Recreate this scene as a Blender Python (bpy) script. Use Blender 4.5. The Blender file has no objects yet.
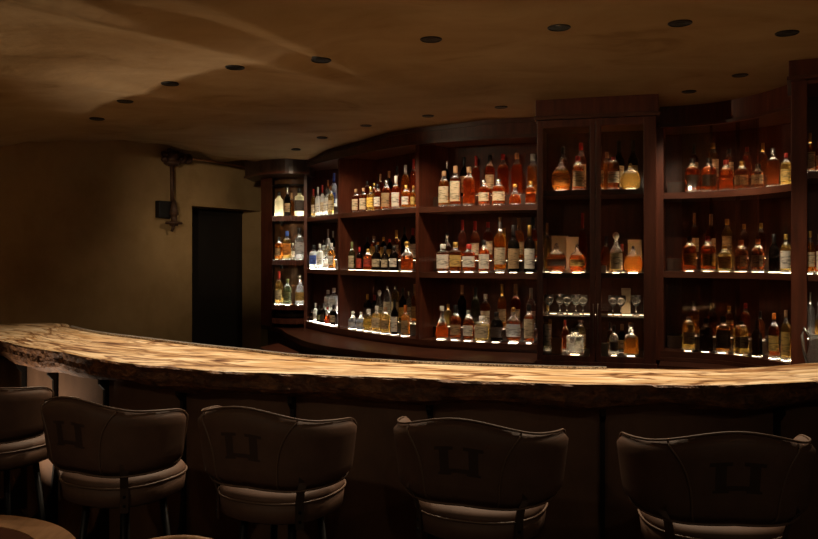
import bpy, bmesh, math, random
from math import sin, cos, pi, radians as R
from mathutils import Vector, Matrix, noise
random.seed(7)
S = bpy.context.scene
C = S.collection
EYE, HZ, F = 1.55, 256.0, 800.0

# ------------------------------------------------------------------ materials
def mat(name, col=(.5,.5,.5), rough=.5, metal=0.0, spec=.5, **k):
    m = bpy.data.materials.new(name); m.use_nodes = True
    b = m.node_tree.nodes['Principled BSDF']
    b.inputs['Base Color'].default_value = (*col, 1)
    b.inputs['Roughness'].default_value = rough
    b.inputs['Metallic'].default_value = metal
    b.inputs['Specular IOR Level'].default_value = spec
    for kk, v in k.items(): b.inputs[kk.replace('_', ' ')].default_value = v
    return m
def nodes(m): return m.node_tree.nodes, m.node_tree.links, m.node_tree.nodes['Principled BSDF']
def ramp(N, stops):
    r = N.new('ShaderNodeValToRGB'); e = r.color_ramp.elements
    while len(e) > 1: e.remove(e[0])
    e[0].position = stops[0][0]; e[0].color = (*stops[0][1], 1)
    for p, c in stops[1:]:
        x = e.new(p); x.color = (*c, 1)
    return r
def texmat(name, stops, scale=(1,1,1), nscale=5, detail=6, rough=.5, bump=.0, bscale=None, dist=0.0, spec=.5, distort=0.0, metal=0.0):
    m = mat(name, rough=rough, spec=spec, metal=metal); N, L, b = nodes(m)
    tc = N.new('ShaderNodeTexCoord'); mp = N.new('ShaderNodeMapping'); mp.inputs['Scale'].default_value = scale
    L.new(tc.outputs['Object'], mp.inputs['Vector'])
    n = N.new('ShaderNodeTexNoise'); n.inputs['Scale'].default_value = nscale; n.inputs['Detail'].default_value = detail
    n.inputs['Distortion'].default_value = distort; n.inputs['Roughness'].default_value = .6
    L.new(mp.outputs[0], n.inputs['Vector'])
    r = ramp(N, stops); L.new(n.outputs['Fac'], r.inputs[0]); L.new(r.outputs[0], b.inputs['Base Color'])
    if bump:
        n2 = N.new('ShaderNodeTexNoise'); n2.inputs['Scale'].default_value = bscale or nscale*3; n2.inputs['Detail'].default_value = 5
        L.new(mp.outputs[0], n2.inputs['Vector'])
        bp = N.new('ShaderNodeBump'); bp.inputs['Strength'].default_value = bump; bp.inputs['Distance'].default_value = dist or .01
        L.new(n2.outputs['Fac'], bp.inputs['Height']); L.new(bp.outputs[0], b.inputs['Normal'])
    return m
M = {}
M['ceiling'] = texmat('ceiling_plaster', [(.30,(.27,.17,.08)),(.42,(.37,.25,.13)),(.55,(.42,.295,.165)),(.66,(.46,.33,.19)),(.74,(.33,.22,.11))], (1,1.6,1), 1.7, 9, .85, .25, 7, .02, .2, .6)
M['wall'] = texmat('wall_plaster', [(.3,(.27,.17,.07)),(.55,(.36,.235,.105)),(.75,(.31,.20,.088))], (1,1,1), 2.2, 8, .9, .3, 12, .01, .2)
M['floor'] = texmat('floor_boards', [(.3,(.02,.012,.008)),(.7,(.045,.026,.016))], (1,6,1), 3, 6, .5)
M['darkwall'] = mat('dark_wall_paint', (.05,.033,.022), .8)
M['wood'] = texmat('mahogany', [(.25,(.042,.011,.005)),(.5,(.082,.020,.009)),(.75,(.12,.033,.016))], (6,6,.7), 5, 7, .38, .15, 30, .002)
M['woodh'] = texmat('mahogany_long_grain', [(.25,(.036,.012,.006)),(.5,(.068,.022,.012)),(.75,(.10,.035,.019))], (2,2,14), 3, 7, .32, .1, 30, .002)
M['oakpanel'] = texmat('oak_panel', [(.3,(.11,.05,.02)),(.7,(.20,.09,.035))], (4,1,1), 8, 6, .5)
M['wooddark'] = texmat('dark_oak', [(.3,(.022,.010,.006)),(.7,(.055,.025,.014))], (5,5,.8), 4, 6, .42)
M['oak'] = texmat('oiled_oak', [(.3,(.32,.17,.08)),(.7,(.52,.29,.15))], (4,1,1), 8, 6, .35)
M['panel'] = texmat('bar_front_panel', [(.25,(.085,.045,.026)),(.55,(.13,.07,.04)),(.8,(.17,.095,.055))], (1.5,1.5,1), 4, 7, .5, .1, 40, .002)
M['black'] = mat('blackened_steel', (.008,.007,.006), .45, .3)
M['iron'] = texmat('rusty_iron', [(.3,(.05,.025,.014)),(.7,(.11,.05,.025))], (1,1,1), 30, 5, .6, metal=.4)
M['copper'] = mat('copper', (.75,.38,.20), .3, 1.0)
M['bronze'] = mat('dull_bronze', (.14,.10,.075), .42, .8)
M['leather'] = texmat('brown_suede', [(.3,(.105,.057,.036)),(.7,(.15,.082,.054))], (1,1,1), 9, 6, .62, .15, 120, .001, .35)
M['leatherdark'] = mat('dark_brown_piping', (.15,.088,.056), .5)
M['emblem'] = mat('embossed_dark_leather', (.055,.032,.022), .55)
M['black_void'] = mat('black_door_paint', (.012,.009,.006), .6)  # near-black colour stands in for the unlit depth of the doorway
M['steelmesh'] = texmat('woven_steel_mat', [(.4,(.12,.10,.085)),(.6,(.62,.56,.5))], (1,1,1), 150, 1, .35, metal=.7)
M['white'] = mat('white_ceramic', (.7,.66,.6), .4)
M['card'] = mat('kraft_card', (.36,.27,.16), .7)
M['creamcard'] = mat('cream_card', (.55,.44,.29), .7)
M['redcard'] = mat('red_card', (.35,.06,.02), .6)
M['coppertin'] = mat('copper_tin', (.4,.2,.1), .35, .6)

def bar_top_mat():
    m = mat('spalted_slab', rough=.42, spec=.35); N, L, b = nodes(m)
    tc = N.new('ShaderNodeTexCoord')
    uvn = N.new('ShaderNodeUVMap')
    mp = N.new('ShaderNodeMapping'); mp.inputs['Scale'].default_value = (1.0, 4.2, 1)
    L.new(uvn.outputs[0], mp.inputs['Vector'])
    def noi(sc, det, dis, vec=mp):
        n = N.new('ShaderNodeTexNoise'); n.inputs['Scale'].default_value = sc; n.inputs['Detail'].default_value = det
        n.inputs['Distortion'].default_value = dis; L.new(vec.outputs[0], n.inputs['Vector']); return n
    a = noi(2.2, 8, .8); r1 = ramp(N, [(.3,(.44,.29,.14)),(.45,(.68,.51,.31)),(.6,(.80,.65,.45)),(.75,(.60,.42,.23))])
    L.new(a.outputs['Fac'], r1.inputs[0])
    v = noi(.9, 5, 1.8)                                   # dark spalting veins: thin bands of a noise level
    r2 = ramp(N, [(.36,(.7,.56,.4)),(.41,(1,1,1)),(.465,(1,1,1)),(.485,(.28,.16,.08)),(.50,(.22,.12,.06)),(.512,(.8,.7,.6)),(.56,(1,1,1)),(.585,(.34,.2,.1)),(.60,(.9,.8,.7)),(.70,(.75,.62,.46))])
    L.new(v.outputs['Fac'], r2.inputs[0])
    mp2 = N.new('ShaderNodeMapping'); mp2.inputs['Scale'].default_value = (2, 40, 1); L.new(uvn.outputs[0], mp2.inputs['Vector'])
    g = noi(3, 5, .3, mp2); r3 = ramp(N, [(.35,(.72,.66,.6)),(.6,(1,1,1))]); L.new(g.outputs['Fac'], r3.inputs[0])
    mx = N.new('ShaderNodeMix'); mx.data_type='RGBA'; mx.blend_type='MULTIPLY'; mx.inputs[0].default_value=1
    L.new(r1.outputs[0], mx.inputs[6]); L.new(r2.outputs[0], mx.inputs[7])
    mx2 = N.new('ShaderNodeMix'); mx2.data_type='RGBA'; mx2.blend_type='MULTIPLY'; mx2.inputs[0].default_value=.7
    # thin dark spalting lines in a net of elongated cells
    dn = noi(1.6, 3, 0); va = N.new('ShaderNodeVectorMath'); va.operation='SCALE'; va.inputs['Scale'].default_value=.9
    L.new(dn.outputs['Color'], va.inputs[0]); vb = N.new('ShaderNodeVectorMath'); L.new(mp.outputs[0], vb.inputs[0]); L.new(va.outputs[0], vb.inputs[1])
    vo = N.new('ShaderNodeTexVoronoi'); vo.feature='DISTANCE_TO_EDGE'; vo.inputs['Scale'].default_value=1.05; L.new(vb.outputs[0], vo.inputs['Vector'])
    r4 = ramp(N, [(.0,(.20,.11,.055)),(.018,(.34,.2,.11)),(.04,(.8,.7,.58)),(.08,(1,1,1))]); L.new(vo.outputs['Distance'], r4.inputs[0])
    mx3 = N.new('ShaderNodeMix'); mx3.data_type='RGBA'; mx3.blend_type='MULTIPLY'; mx3.inputs[0].default_value=.9
    L.new(mx.outputs[2], mx3.inputs[6]); L.new(r4.outputs[0], mx3.inputs[7]); mx = mx3
    L.new(mx.outputs[2], mx2.inputs[6]); L.new(r3.outputs[0], mx2.inputs[7]); L.new(mx2.outputs[2], b.inputs['Base Color'])
    bp = N.new('ShaderNodeBump'); bp.inputs['Strength'].default_value=.3; bp.inputs['Distance'].default_value=.004
    L.new(v.outputs['Fac'], bp.inputs['Height']); L.new(bp.outputs[0], b.inputs['Normal'])
    return m
M['slab'] = bar_top_mat()
M['bark'] = texmat('live_edge_bark', [(.3,(.035,.016,.008)),(.5,(.10,.042,.018)),(.62,(.19,.085,.035)),(.75,(.07,.03,.014))], (1,1,1.6), 14, 8, .55, .9, 30, .02, .4, .7)

def emit(name, col, st):
    m = bpy.data.materials.new(name); m.use_nodes=True; N=m.node_tree.nodes; N.clear()
    e=N.new('ShaderNodeEmission'); e.inputs[0].default_value=(*col,1); e.inputs[1].default_value=st
    o=N.new('ShaderNodeOutputMaterial'); m.node_tree.links.new(e.outputs[0],o.inputs[0]); return m
M['led'] = emit('led_strip', (1,.80,.56), 12)
M['ledcool'] = emit('led_strip_bright', (1,.90,.76), 42)
M['leddim'] = emit('led_strip_dim', (1,.74,.46), 11)
M['ledcab'] = emit('led_pad_cabinet', (1,.78,.52), 20)
def thin_glass(name, tint):
    m = bpy.data.materials.new(name); m.use_nodes=True; N=m.node_tree.nodes; L=m.node_tree.links; N.clear()
    t=N.new('ShaderNodeBsdfTransparent'); t.inputs[0].default_value=(*tint,1)
    g=N.new('ShaderNodeBsdfGlossy'); g.inputs['Roughness'].default_value=.03; g.inputs[0].default_value=(1,1,1,1)
    f=N.new('ShaderNodeFresnel'); f.inputs[0].default_value=1.45
    x=N.new('ShaderNodeMixShader'); o=N.new('ShaderNodeOutputMaterial')
    L.new(f.outputs[0],x.inputs[0]); L.new(t.outputs[0],x.inputs[1]); L.new(g.outputs[0],x.inputs[2]); L.new(x.outputs[0],o.inputs[0]); return m
M['pane'] = thin_glass('door_glass', (.85,.82,.78))
M['paneslide'] = thin_glass('smoked_sliding_glass', (.8,.75,.7))

LIQ = {  # name: (colour, glassiness, word)
 'a':((.95,.27,.02),.55,'amber'), 'r':((.80,.11,.012),.55,'reddish-brown'), 'd':((.40,.075,.015),.5,'dark-brown'), 'k':((.025,.014,.009),.3,'black'),
 'y':((.98,.62,.14),.5,'golden'), 'c':((.93,.94,.92),.55,'clear'), 'w':((.85,.80,.62),.12,'frosted-white'), 'g':((.22,.24,.10),.5,'green'),
 's':((.95,.95,.91),.16,'clear'),
 'b':((.62,.72,.95),.55,'pale-blue'), 'o':((1.0,.30,.03),.45,'orange')}
def liquid(key):
    col, gl, _ = LIQ[key]
    m = bpy.data.materials.new('glass_'+_.replace('-','_')); m.use_nodes=True; N,L,b=nodes(m)
    b.inputs['Base Color'].default_value=(*[c**.6 for c in col],1); b.inputs['Transmission Weight'].default_value=1.0
    b.inputs['Roughness'].default_value=.03; b.inputs['IOR'].default_value=1.36
    t=N.new('ShaderNodeBsdfTranslucent'); t.inputs[0].default_value=(*col,1)
    d=N.new('ShaderNodeBsdfDiffuse'); d.inputs[0].default_value=(*[c*.8 for c in col],1)
    a=N.new('ShaderNodeMixShader'); a.inputs[0].default_value=.12 if key not in 'swcb' else .3; L.new(t.outputs[0],a.inputs[1]); L.new(d.outputs[0],a.inputs[2])
    x=N.new('ShaderNodeMixShader'); x.inputs[0].default_value=min(.82,gl+.22) if gl>.2 else gl; L.new(a.outputs[0],x.inputs[1]); L.new(b.outputs[0],x.inputs[2])
    L.new(x.outputs[0], N['Material Output'].inputs[0]); return m
for k in LIQ: M['L'+k]=liquid(k)
LIQ['n']=((.93,.94,.92),.6,'neck'); M['Ln']=liquid('n'); del LIQ['n']
LAB = {'cream':(.62,.50,.33),'white':(.75,.70,.60),'tan':(.40,.26,.13),'gold':(.55,.36,.10),'red':(.5,.06,.03),'dark':(.05,.03,.02),'silver':(.5,.5,.5),'green':(.20,.20,.08),'yellow':(.85,.55,.1),'blue':(.08,.14,.5),'orange':(.7,.25,.04)}
def labmat(n,c):
    m=mat('label_'+n,c,.6); N,L,b=nodes(m)
    tc=N.new('ShaderNodeTexCoord'); mp=N.new('ShaderNodeMapping'); mp.inputs['Scale'].default_value=(14,14,90)
    L.new(tc.outputs['Object'],mp.inputs[0]); no=N.new('ShaderNodeTexNoise'); no.inputs['Scale'].default_value=1.6; no.inputs['Detail'].default_value=3
    L.new(mp.outputs[0],no.inputs['Vector'])
    r=ramp(N,[(.40,tuple(x*.35 for x in c)),(.48,c)]); L.new(no.outputs['Fac'],r.inputs[0]); L.new(r.outputs[0],b.inputs['Base Color']); return m
for k,c in LAB.items(): M['B'+k]=labmat(k,c)
CAP={'black':((.012,.01,.01),.35,0),'red':((.42,.02,.012),.4,0),'tan':((.42,.24,.12),.6,0),'gold':((.75,.45,.12),.3,.9),'silver':((.7,.68,.65),.25,.95),'white':((.75,.72,.66),.4,0),'blue':((.05,.12,.5),.35,0),'green':((.2,.22,.08),.5,0),'orange':((.75,.2,.03),.4,0)}
for k,(c,r,me) in CAP.items(): M['C'+k]=mat('cap_'+k,c,r,me)

# ------------------------------------------------------------------ object helpers
def tag(o, label=None, cat=None, group=None, kind=None):
    if label:
        assert 4 <= len(label.split()) <= 16, label
        o['label']=label
    if cat: o['category']=cat
    if group: o['group']=group
    if kind: o['kind']=kind
    return o
def empty(name, loc=(0,0,0), rz=0):
    o=bpy.data.objects.new(name,None); C.objects.link(o); o.location=loc; o.rotation_euler=(0,0,rz); o.empty_display_size=.05; return o
def ob(name, verts, faces, mats, parent=None, smooth=False, fm=None, uv=None):
    me=bpy.data.meshes.new(name); me.from_pydata([tuple(v) for v in verts],[],faces)
    for m in (mats if isinstance(mats,(list,tuple)) else [mats]): me.materials.append(M[m] if isinstance(m,str) else m)
    if fm: me.polygons.foreach_set('material_index', fm)
    if smooth: me.polygons.foreach_set('use_smooth',[True]*len(me.polygons))
    bm=bmesh.new(); bm.from_mesh(me)
    if uv:
        l=bm.loops.layers.uv.new('UVMap')
        for f in bm.faces:
            for lp in f.loops: lp[l].uv=uv[lp.vert.index]
    else: bmesh.ops.recalc_face_normals(bm, faces=bm.faces)
    bm.to_mesh(me); bm.free(); me.update()
    o=bpy.data.objects.new(name,me); C.objects.link(o)
    if parent: o.parent=parent
    return o
class MB:
    def __init__(s): s.v=[]; s.f=[]
    def add(s,v,f):
        n=len(s.v); s.v+= [tuple(x) for x in v]; s.f+=[tuple(i+n for i in q) for q in f]
    def prism(s, poly, z0, z1):               # poly of (x,y); z0/z1 numbers or lists
        n=len(poly); a=z0 if isinstance(z0,list) else [z0]*n; b=z1 if isinstance(z1,list) else [z1]*n
        s.add([(p[0],p[1],z) for p,z in zip(poly,a)]+[(p[0],p[1],z) for p,z in zip(poly,b)],
              [tuple(range(n))[::-1],tuple(range(n,2*n))]+[(i,(i+1)%n,n+(i+1)%n,n+i) for i in range(n)])
    def box(s,x0,x1,y0,y1,z0,z1): s.prism([(x0,y0),(x1,y0),(x1,y1),(x0,y1)],z0,z1)
    def strip(s, A, B, z0, z1):               # solid between two plan polylines of equal length; z numbers or per-point lists
        n=len(A); a=z0 if isinstance(z0,list) else [z0]*n; b=z1 if isinstance(z1,list) else [z1]*n
        v=[]
        for i in range(n): v+=[(A[i][0],A[i][1],a[i]),(B[i][0],B[i][1],a[i]),(B[i][0],B[i][1],b[i]),(A[i][0],A[i][1],b[i])]
        f=[(0,1,2,3)]
        for i in range(n-1):
            o=4*i
            for k in range(4): f.append((o+k,o+(k+1)%4,o+4+(k+1)%4,o+4+k))
        o=4*(n-1); f.append((o+3,o+2,o+1,o)); s.add(v,f)
    def tube(s, pts, r, n=8, closed=False):
        pts=[Vector(p) for p in pts]; rr=r if isinstance(r,list) else [r]*len(pts); v=[]; f=[]; N=len(pts); up=None
        for i,p in enumerate(pts):
            if closed: d=(pts[(i+1)%N]-pts[i-1])
            else: d=(pts[min(i+1,N-1)]-pts[max(i-1,0)])
            d.normalize()
            if up is None: up=Vector((0,0,1)) if abs(d.z)<.9 else Vector((1,0,0))
            a=(up-d*up.dot(d)).normalized(); b=d.cross(a); up=a
            for k in range(n):
                t=2*pi*k/n; v.append(p+(a*cos(t)+b*sin(t))*rr[i])
        for i in range(N if closed else N-1):
            j=(i+1)%N
            for k in range(n): f.append((i*n+k,i*n+(k+1)%n,j*n+(k+1)%n,j*n+k))
        if not closed: f+= [tuple(range(n))[::-1], tuple(range((N-1)*n,N*n))]
        s.add(v,f)
    def lathe(s, prof, c=(0,0,0), n=20, ex=2.0, dy=1.0, axis=None):
        v=[];f=[]
        for r,z in prof:
            for k in range(n):
                t=2*pi*k/n; ct,st=cos(t),sin(t)
                q=(abs(ct)**ex+abs(st)**ex)**(-1/ex)
                v.append((r*q*ct, r*q*st*dy, z))
        m=len(prof)
        for i in range(m-1):
            for k in range(n): f.append((i*n+k,i*n+(k+1)%n,(i+1)*n+(k+1)%n,(i+1)*n+k))
        f+= [tuple(range(n))[::-1], tuple(range((m-1)*n,m*n))]
        if axis: 
            Q=Vector((0,0,1)).rotation_difference(Vector(axis)); v=[Q@Vector(p) for p in v]
        s.add([(p[0]+c[0],p[1]+c[1],p[2]+c[2]) for p in v], f)
    def build(s,name,m,parent=None,smooth=False,bevel=0):
        o=ob(name,s.v,s.f,m,parent,smooth)
        if bevel:
            b=o.modifiers.new('b','BEVEL'); b.width=bevel; b.segments=2; b.limit_method='ANGLE'; b.angle_limit=R(40)
        return o
def cm(pts, n=10):                             # catmull-rom resample
    P=[Vector(p) for p in pts]; P=[P[0]*2-P[1]]+P+[P[-1]*2-P[-2]]; out=[]
    for i in range(1,len(P)-2):
        for k in range(n):
            t=k/n; a,b,c,d=P[i-1:i+3]
            out.append(.5*((2*b)+(c-a)*t+(2*a-5*b+4*c-d)*t*t+(3*b-a-3*c+d)*t**3))
    out.append(P[-2]); return out
def off(pts, d):                               # offset a plan polyline to its left by d
    out=[]
    for i,p in enumerate(pts):
        t=(pts[min(i+1,len(pts)-1)]-pts[max(i-1,0)]).normalized(); out.append(p+Vector((-t.y,t.x))*d)
    return out
def PX(x,y): return 409+F*x/y
def at(px,D): return Vector(((px-409)/F*D, D))
def hit(curve, px):                            # where the sight line at px meets a plan curve
    for a,b in zip(curve,curve[1:]):
        pa,pb=PX(*a),PX(*b)
        if (pa-px)*(pb-px)<=0 and pa!=pb:
            t=(px-pa)/(pb-pa); q=a.lerp(b,t); return q, (b-a).normalized()
    e=min((curve[0],curve[-1]), key=lambda p: abs(PX(*p)-px)); i=curve.index(e)
    return e.copy(), (curve[1]-curve[0]).normalized() if i==0 else (curve[-1]-curve[-2]).normalized()
def seg(curve, p0, p1):                        # part of curve between two pixels (by sight line)
    A,_=hit(curve,p0); B,_=hit(curve,p1)
    return [A]+[q for q in curve if p0<PX(*q)<p1]+[B]

# ------------------------------------------------------------------ ceiling height field
CTRL=[(-3.1,6.0,2.37),(-2.95,6.25,2.448),(-2.79,6.55,2.50),(-2.48,7.12,2.573),(-2.29,7.48,2.596),(-2.11,7.8,2.574),(-1.93,8.13,2.505),(-1.80,8.36,2.543),(-1.74,8.48,2.578),
      (-1.3,7.55,2.44),(-.98,7.45,2.44),(-1.6,7.3,2.46),(-.54,6.77,2.48),(.045,6.0,2.50),(.9,5.6,2.516),(1.5,4.8,2.516),(2.1,4.8,2.516),(1.9,3.98,2.516),(.3,3.5,2.516),(-.9,4.1,2.516),(-2,5,2.49),
      (-3.5,4.5,2.45),(0,1,2.52),(-2,2,2.52),(2,1,2.52),(3,6,2.516),(0,8,2.5),(-1.2,6.2,2.50),(-2.4,5.9,2.47),(-.9,9,2.5),(0,-3,2.52),(-3,-2,2.52)]
RIDGE=[((-1.05,2.45),(-.1,4.25),.034,.085),((-1.35,3.05),(-.35,4.3),.034,.09),((-2.1,3.95),(-1.15,5.0),.026,.09),((-2.6,4.6),(-1.3,6.3),.018,.16)]
def CZ(x,y):
    n=0;d=0
    for a,b,z in CTRL:
        w=1/((x-a)**2+(y-b)**2+.015)**1.6; n+=w*z; d+=w
    z=n/d
    for (ax,ay),(bx,by),h,wd in RIDGE:
        ux,uy=bx-ax,by-ay; l=math.hypot(ux,uy); ux/=l; uy/=l
        s=(x-ax)*ux+(y-ay)*uy; c=(x-ax)*-uy+(y-ay)*ux+ .05*sin(s*2.1)
        win=max(0,min(1,(s+.5)/.7))*max(0,min(1,(l+.6-s)/.8)); win=win*win*(3-2*win)
        # an asymmetric trowelled fold: steep on one side, long on the other
        q=c/wd; prof=math.exp(-q*q*2.2) if q<0 else math.exp(-q*q*.35)
        z-=h*win*prof
    z+=.006*noise.noise((x*1.3,y*1.3,.3))
    return z
def grid_ceiling():
    nx,ny=150,200; x0,x1,y0,y1=-4.4,3.6,-3.2,9.8; v=[];f=[]
    for j in range(ny+1):
        for i in range(nx+1):
            x=x0+(x1-x0)*i/nx; y=y0+(y1-y0)*j/ny; v.append((x,y,CZ(x,y)))
    for j in range(ny):
        for i in range(nx):
            a=j*(nx+1)+i; f.append((a,a+nx+1,a+nx+2,a+1))
    o=ob('ceiling',v,f,'ceiling',smooth=True); tag(o,kind='structure')
grid_ceiling()
m=MB(); m.box(-4.4,3.6,-3.2,9.8,-.1,0); tag(m.build('floor','floor'),kind='structure')

# ------------------------------------------------------------------ walls and door
W0=Vector((-3.08,6.02)); WD=Vector((.478,.878)).normalized(); WN=Vector((-WD.y,WD.x))   # WN points out of the room
def wp(t,d=0): return W0+WD*t+WN*d
m=MB()
def wallseg(t0,t1,z0,n=12,thick=.3):
    A=[wp(t0+(t1-t0)*i/n) for i in range(n+1)]; B=[a+WN*thick for a in A]
    m.strip(A,B,z0,[max(CZ(*a)+.06,2.3) for a in A])
DT0,DT1,DH=2.02,3.07,2.04
wallseg(-5.2,DT0,0,30); wallseg(DT0,DT1,DH,10); wallseg(DT1,3.75,0,8)
tag(m.build('wall_left','wall'),kind='structure')
m=MB(); m.prism([wp(DT0+.002,.262),wp(DT1-.002,.262),wp(DT1-.002,.30),wp(DT0+.002,.30)],0.0,DH-.002)
d=tag(m.build('door_1','black_void'),kind='structure')
m=MB()
for z0,z1 in ((.15,.95),(1.1,1.9)): m.prism([wp(DT0+.14,.255),wp(DT1-.14,.255),wp(DT1-.14,.2615),wp(DT0+.14,.2615)],z0,z1)
m.build('door_panel','black_void',d)
m=MB(); p=wp(DT0+.1,.235); m.lathe([(.012,-.03),(.012,.0),(.026,.004),(.03,.02),(.02,.035)],(p.x,p.y,1.0),12,axis=(-WN.x,-WN.y,0)); m.build('door_handle','bronze',d,True)
m=MB(); m.box(-1.5,3.6,9.45,9.6,0,2.72); tag(m.build('wall_back','darkwall'),kind='structure')
m=MB(); m.box(3.4,3.6,-3.2,9.5,0,2.72); tag(m.build('wall_right','darkwall'),kind='structure')
m=MB(); m.box(-4.4,3.6,-3.2,-3.05,0,2.72); tag(m.build('wall_front','wall'),kind='structure')
m=MB(); A=wp(-5.15); m.prism([(-4.4,-3.1),(A.x-.1,-3.1) if A.x>-4.2 else (-4.25,-3.1),(-4.25,A.y),(-4.4,A.y+4)],0,2.72)
tag(m.build('wall_corner','wall'),kind='structure')

# ------------------------------------------------------------------ copper pipe and iron fitting on the left wall
def onwall(px,y):
    mm=(px-409)/F; t=(mm*6.02+3.08)/(.478-.878*mm); t=t/1.0; p=W0+Vector((.478,.878))*t; return p, EYE+(HZ-y)*p.y/F
p0,z0=onwall(168,157); inn=-WN
f=tag(empty('pipe_fitting',(0,0,0)),'dark ornate iron pipe fitting with valve and box high on plaster wall','pipe fitting')
def P3(px,y,d): 
    p,z=onwall(px,y); q=p+inn*d; return Vector((q.x,q.y,z))
m=MB()
c=P3(167,158,.06); m.lathe([(.05,-.075),(.075,-.06),(.075,-.04),(.045,-.03),(.06,0),(.08,.03),(.05,.05),(.03,.075)],c,14); m.build('pipe_body','iron',f,True)
m=MB()
for k in range(7):
    a=2*pi*k/7; q=c+Vector((WD.x*cos(a)*.10,WD.y*cos(a)*.10,sin(a)*.055)); m.lathe([(.012,-.03),(.028,-.02),(.03,.01),(.014,.03)],q,8,axis=(cos(a),0,sin(a)))
m.build('bolt_ring','iron',f,True)
m=MB(); e=P3(180,159,.06); m.lathe([(.03,-.05),(.05,-.045),(.05,-.02),(.033,-.01),(.033,.03),(.05,.035),(.05,.055),(.02,.06)],e,12,axis=(WD.x,WD.y,0)); m.build('union_nut','iron',f,True)
m=MB(); m.tube([P3(167,164,.06),P3(167.5,202,.06)],.019,10); m.build('drop_pipe','iron',f,True)
m=MB(); a=P3(155,210,.0); b=P3(169.5,210,0)
m.prism([a[:2],b[:2],(b.x+inn.x*.055,b.y+inn.y*.055),(a.x+inn.x*.055,a.y+inn.y*.055)],P3(160,218,0).z,P3(160,201,0).z); m.build('junction_box','black',f,bevel=.006)
m=MB(); c=P3(168,221,.075); m.lathe([(.02,-.05),(.04,-.045),(.045,-.01),(.03,0),(.03,.05),(.045,.06),(.02,.19)],c,12); m.build('valve','iron',f,True)
m=MB(); ring=[c+Vector((WD.x*cos(t)*.085+inn.x*sin(t)*.05,WD.y*cos(t)*.085+inn.y*sin(t)*.05,-.02)) for t in [2*pi*k/18 for k in range(18)]]
m.tube(ring,.011,6,True); m.tube([c+Vector((WD.x*.085,WD.y*.085,-.02)),c-Vector((WD.x*.085,WD.y*.085,.02))],.008,6); m.tube([c+Vector((0,0,-.04)),c+Vector((-.02,0,-.1))],.013,8); m.build('hand_wheel','iron',f,True)
m=MB(); m.tube([P3(183,158.7,.055),P3(200,160.5,.05),P3(222,164,.05),P3(250,168.5,.05)],.009,8)
tag(m.build('copper_pipe','copper',None,True),'thin shiny copper pipe running along wall top to the cornice','pipe')

# ------------------------------------------------------------------ back bar joinery curves
MAIN=cm([at(300,7.75),at(306,7.56),at(310,7.47),at(325,7.12),at(345,6.77),at(378,6.34),at(415,6.0),at(455,5.82),at(495,5.69),at(535,5.6),at(565,5.54)],8)
MAINX=[Vector((-1.17,8.35)),Vector((-1.13,8.1)),Vector((-1.09,7.9))]+MAIN
SH_M=[.93,1.43,1.914]; TH=.04
def curve_unit(name,label,curve,px0,px1,parts,shz,depth,cor_bot,riser=.08,led='led',cor_out=.035,top_off=0):
    u=tag(empty(name),label,'shelving')
    fr=seg(curve,px0,px1); bk=off(fr,depth)
    for z in shz:
        m=MB(); m.strip(off(fr,-.012 if z<1 else 0),bk,z-TH,z); m.build('shelf','woodh',u)
    m=MB(); m.strip(off(fr,depth),off(fr,depth+.02),.87,[CZ(*p)-.03 for p in off(fr,depth)]); m.build('back_panel','wood',u)
    for px in parts:
        a,t=hit(curve,px); n=Vector((-t.y,t.x)); w=.016
        m=MB(); m.prism([a-t*w-n*.004,a+t*w-n*.004,a+t*w+n*depth,a-t*w+n*depth],.87,cor_bot+.03); m.build('partition','wood',u,bevel=.002)
    cf=off(fr,-cor_out); zt=[CZ(*p)+.012 for p in cf]
    m=MB(); m.strip(cf,off(fr,.08),[cor_bot]*len(fr),zt); m.build('cornice','wood',u)
    m=MB(); m.strip(off(fr,-cor_out-.014),off(fr,-cor_out+.001),cor_bot-.004,cor_bot+.02); m.strip(off(fr,-cor_out-.014),off(fr,-cor_out+.001),[z-.045 for z in zt],[z-.028 for z in zt]); m.build('cornice_moulding','woodh',u)
    m=MB(); m.strip(off(fr,.08),bk,cor_bot+.015,cor_bot+.035); m.build('soffit','wood',u)
    m=MB(); m.strip(off(fr,-.005),off(fr,.02),.87,SH_M[0]-TH); m.build('plinth','woodh',u)
    return u,fr
def mled(z): return 'led'
main_u,mfr=curve_unit('back_bar_shelving','long curved dark red wood back bar shelving with three bays of bottles',MAIN,307,560,[339,417.5,541],SH_M,.36,2.38)
WQ=Vector((-.962,7.97)); w0=mfr[0]; w1=off(mfr,.36)[0]
for z in SH_M:
    m=MB(); m.prism([w0,w1,WQ],z-TH,z); m.build('shelf','woodh',main_u)
m=MB(); m.prism([w0-Vector((.028,0)),w0,WQ,WQ-Vector((.028,0))],.87,2.41); m.build('partition','wood',main_u)
m=MB(); m.prism([WQ,w1,w1+Vector((.01,.02)),WQ+Vector((0,.02))],.87,2.42); m.build('back_panel','wood',main_u)
m=MB(); m.prism([w0,w1,WQ],2.395,2.41); m.build('soffit','wood',main_u)
# brighter strips in the first (clear spirit) bay

# ------------------------------------------------------------------ risers at the back of the shelves
RH=.085
def riser(curve,p0,p1,z,d0,d1,where,led='led'):
    s=seg(curve,p0,p1); A=off(s,d0); B=off(s,d1); A=[a for a in A]; 
    m=MB(); m.strip(A,B,z+.0032,z+RH-.002); 
    r=tag(m.build('bottle_riser','wooddark'),'low dark step holding up the back row of bottles, '+where,'riser','bottle risers')
    m=MB(); m.strip(off(s,d0+.02),off(s,d0+.075),z+RH-.002,z+RH-.0008); m.build('light_strip',led,r)
    return r

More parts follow.
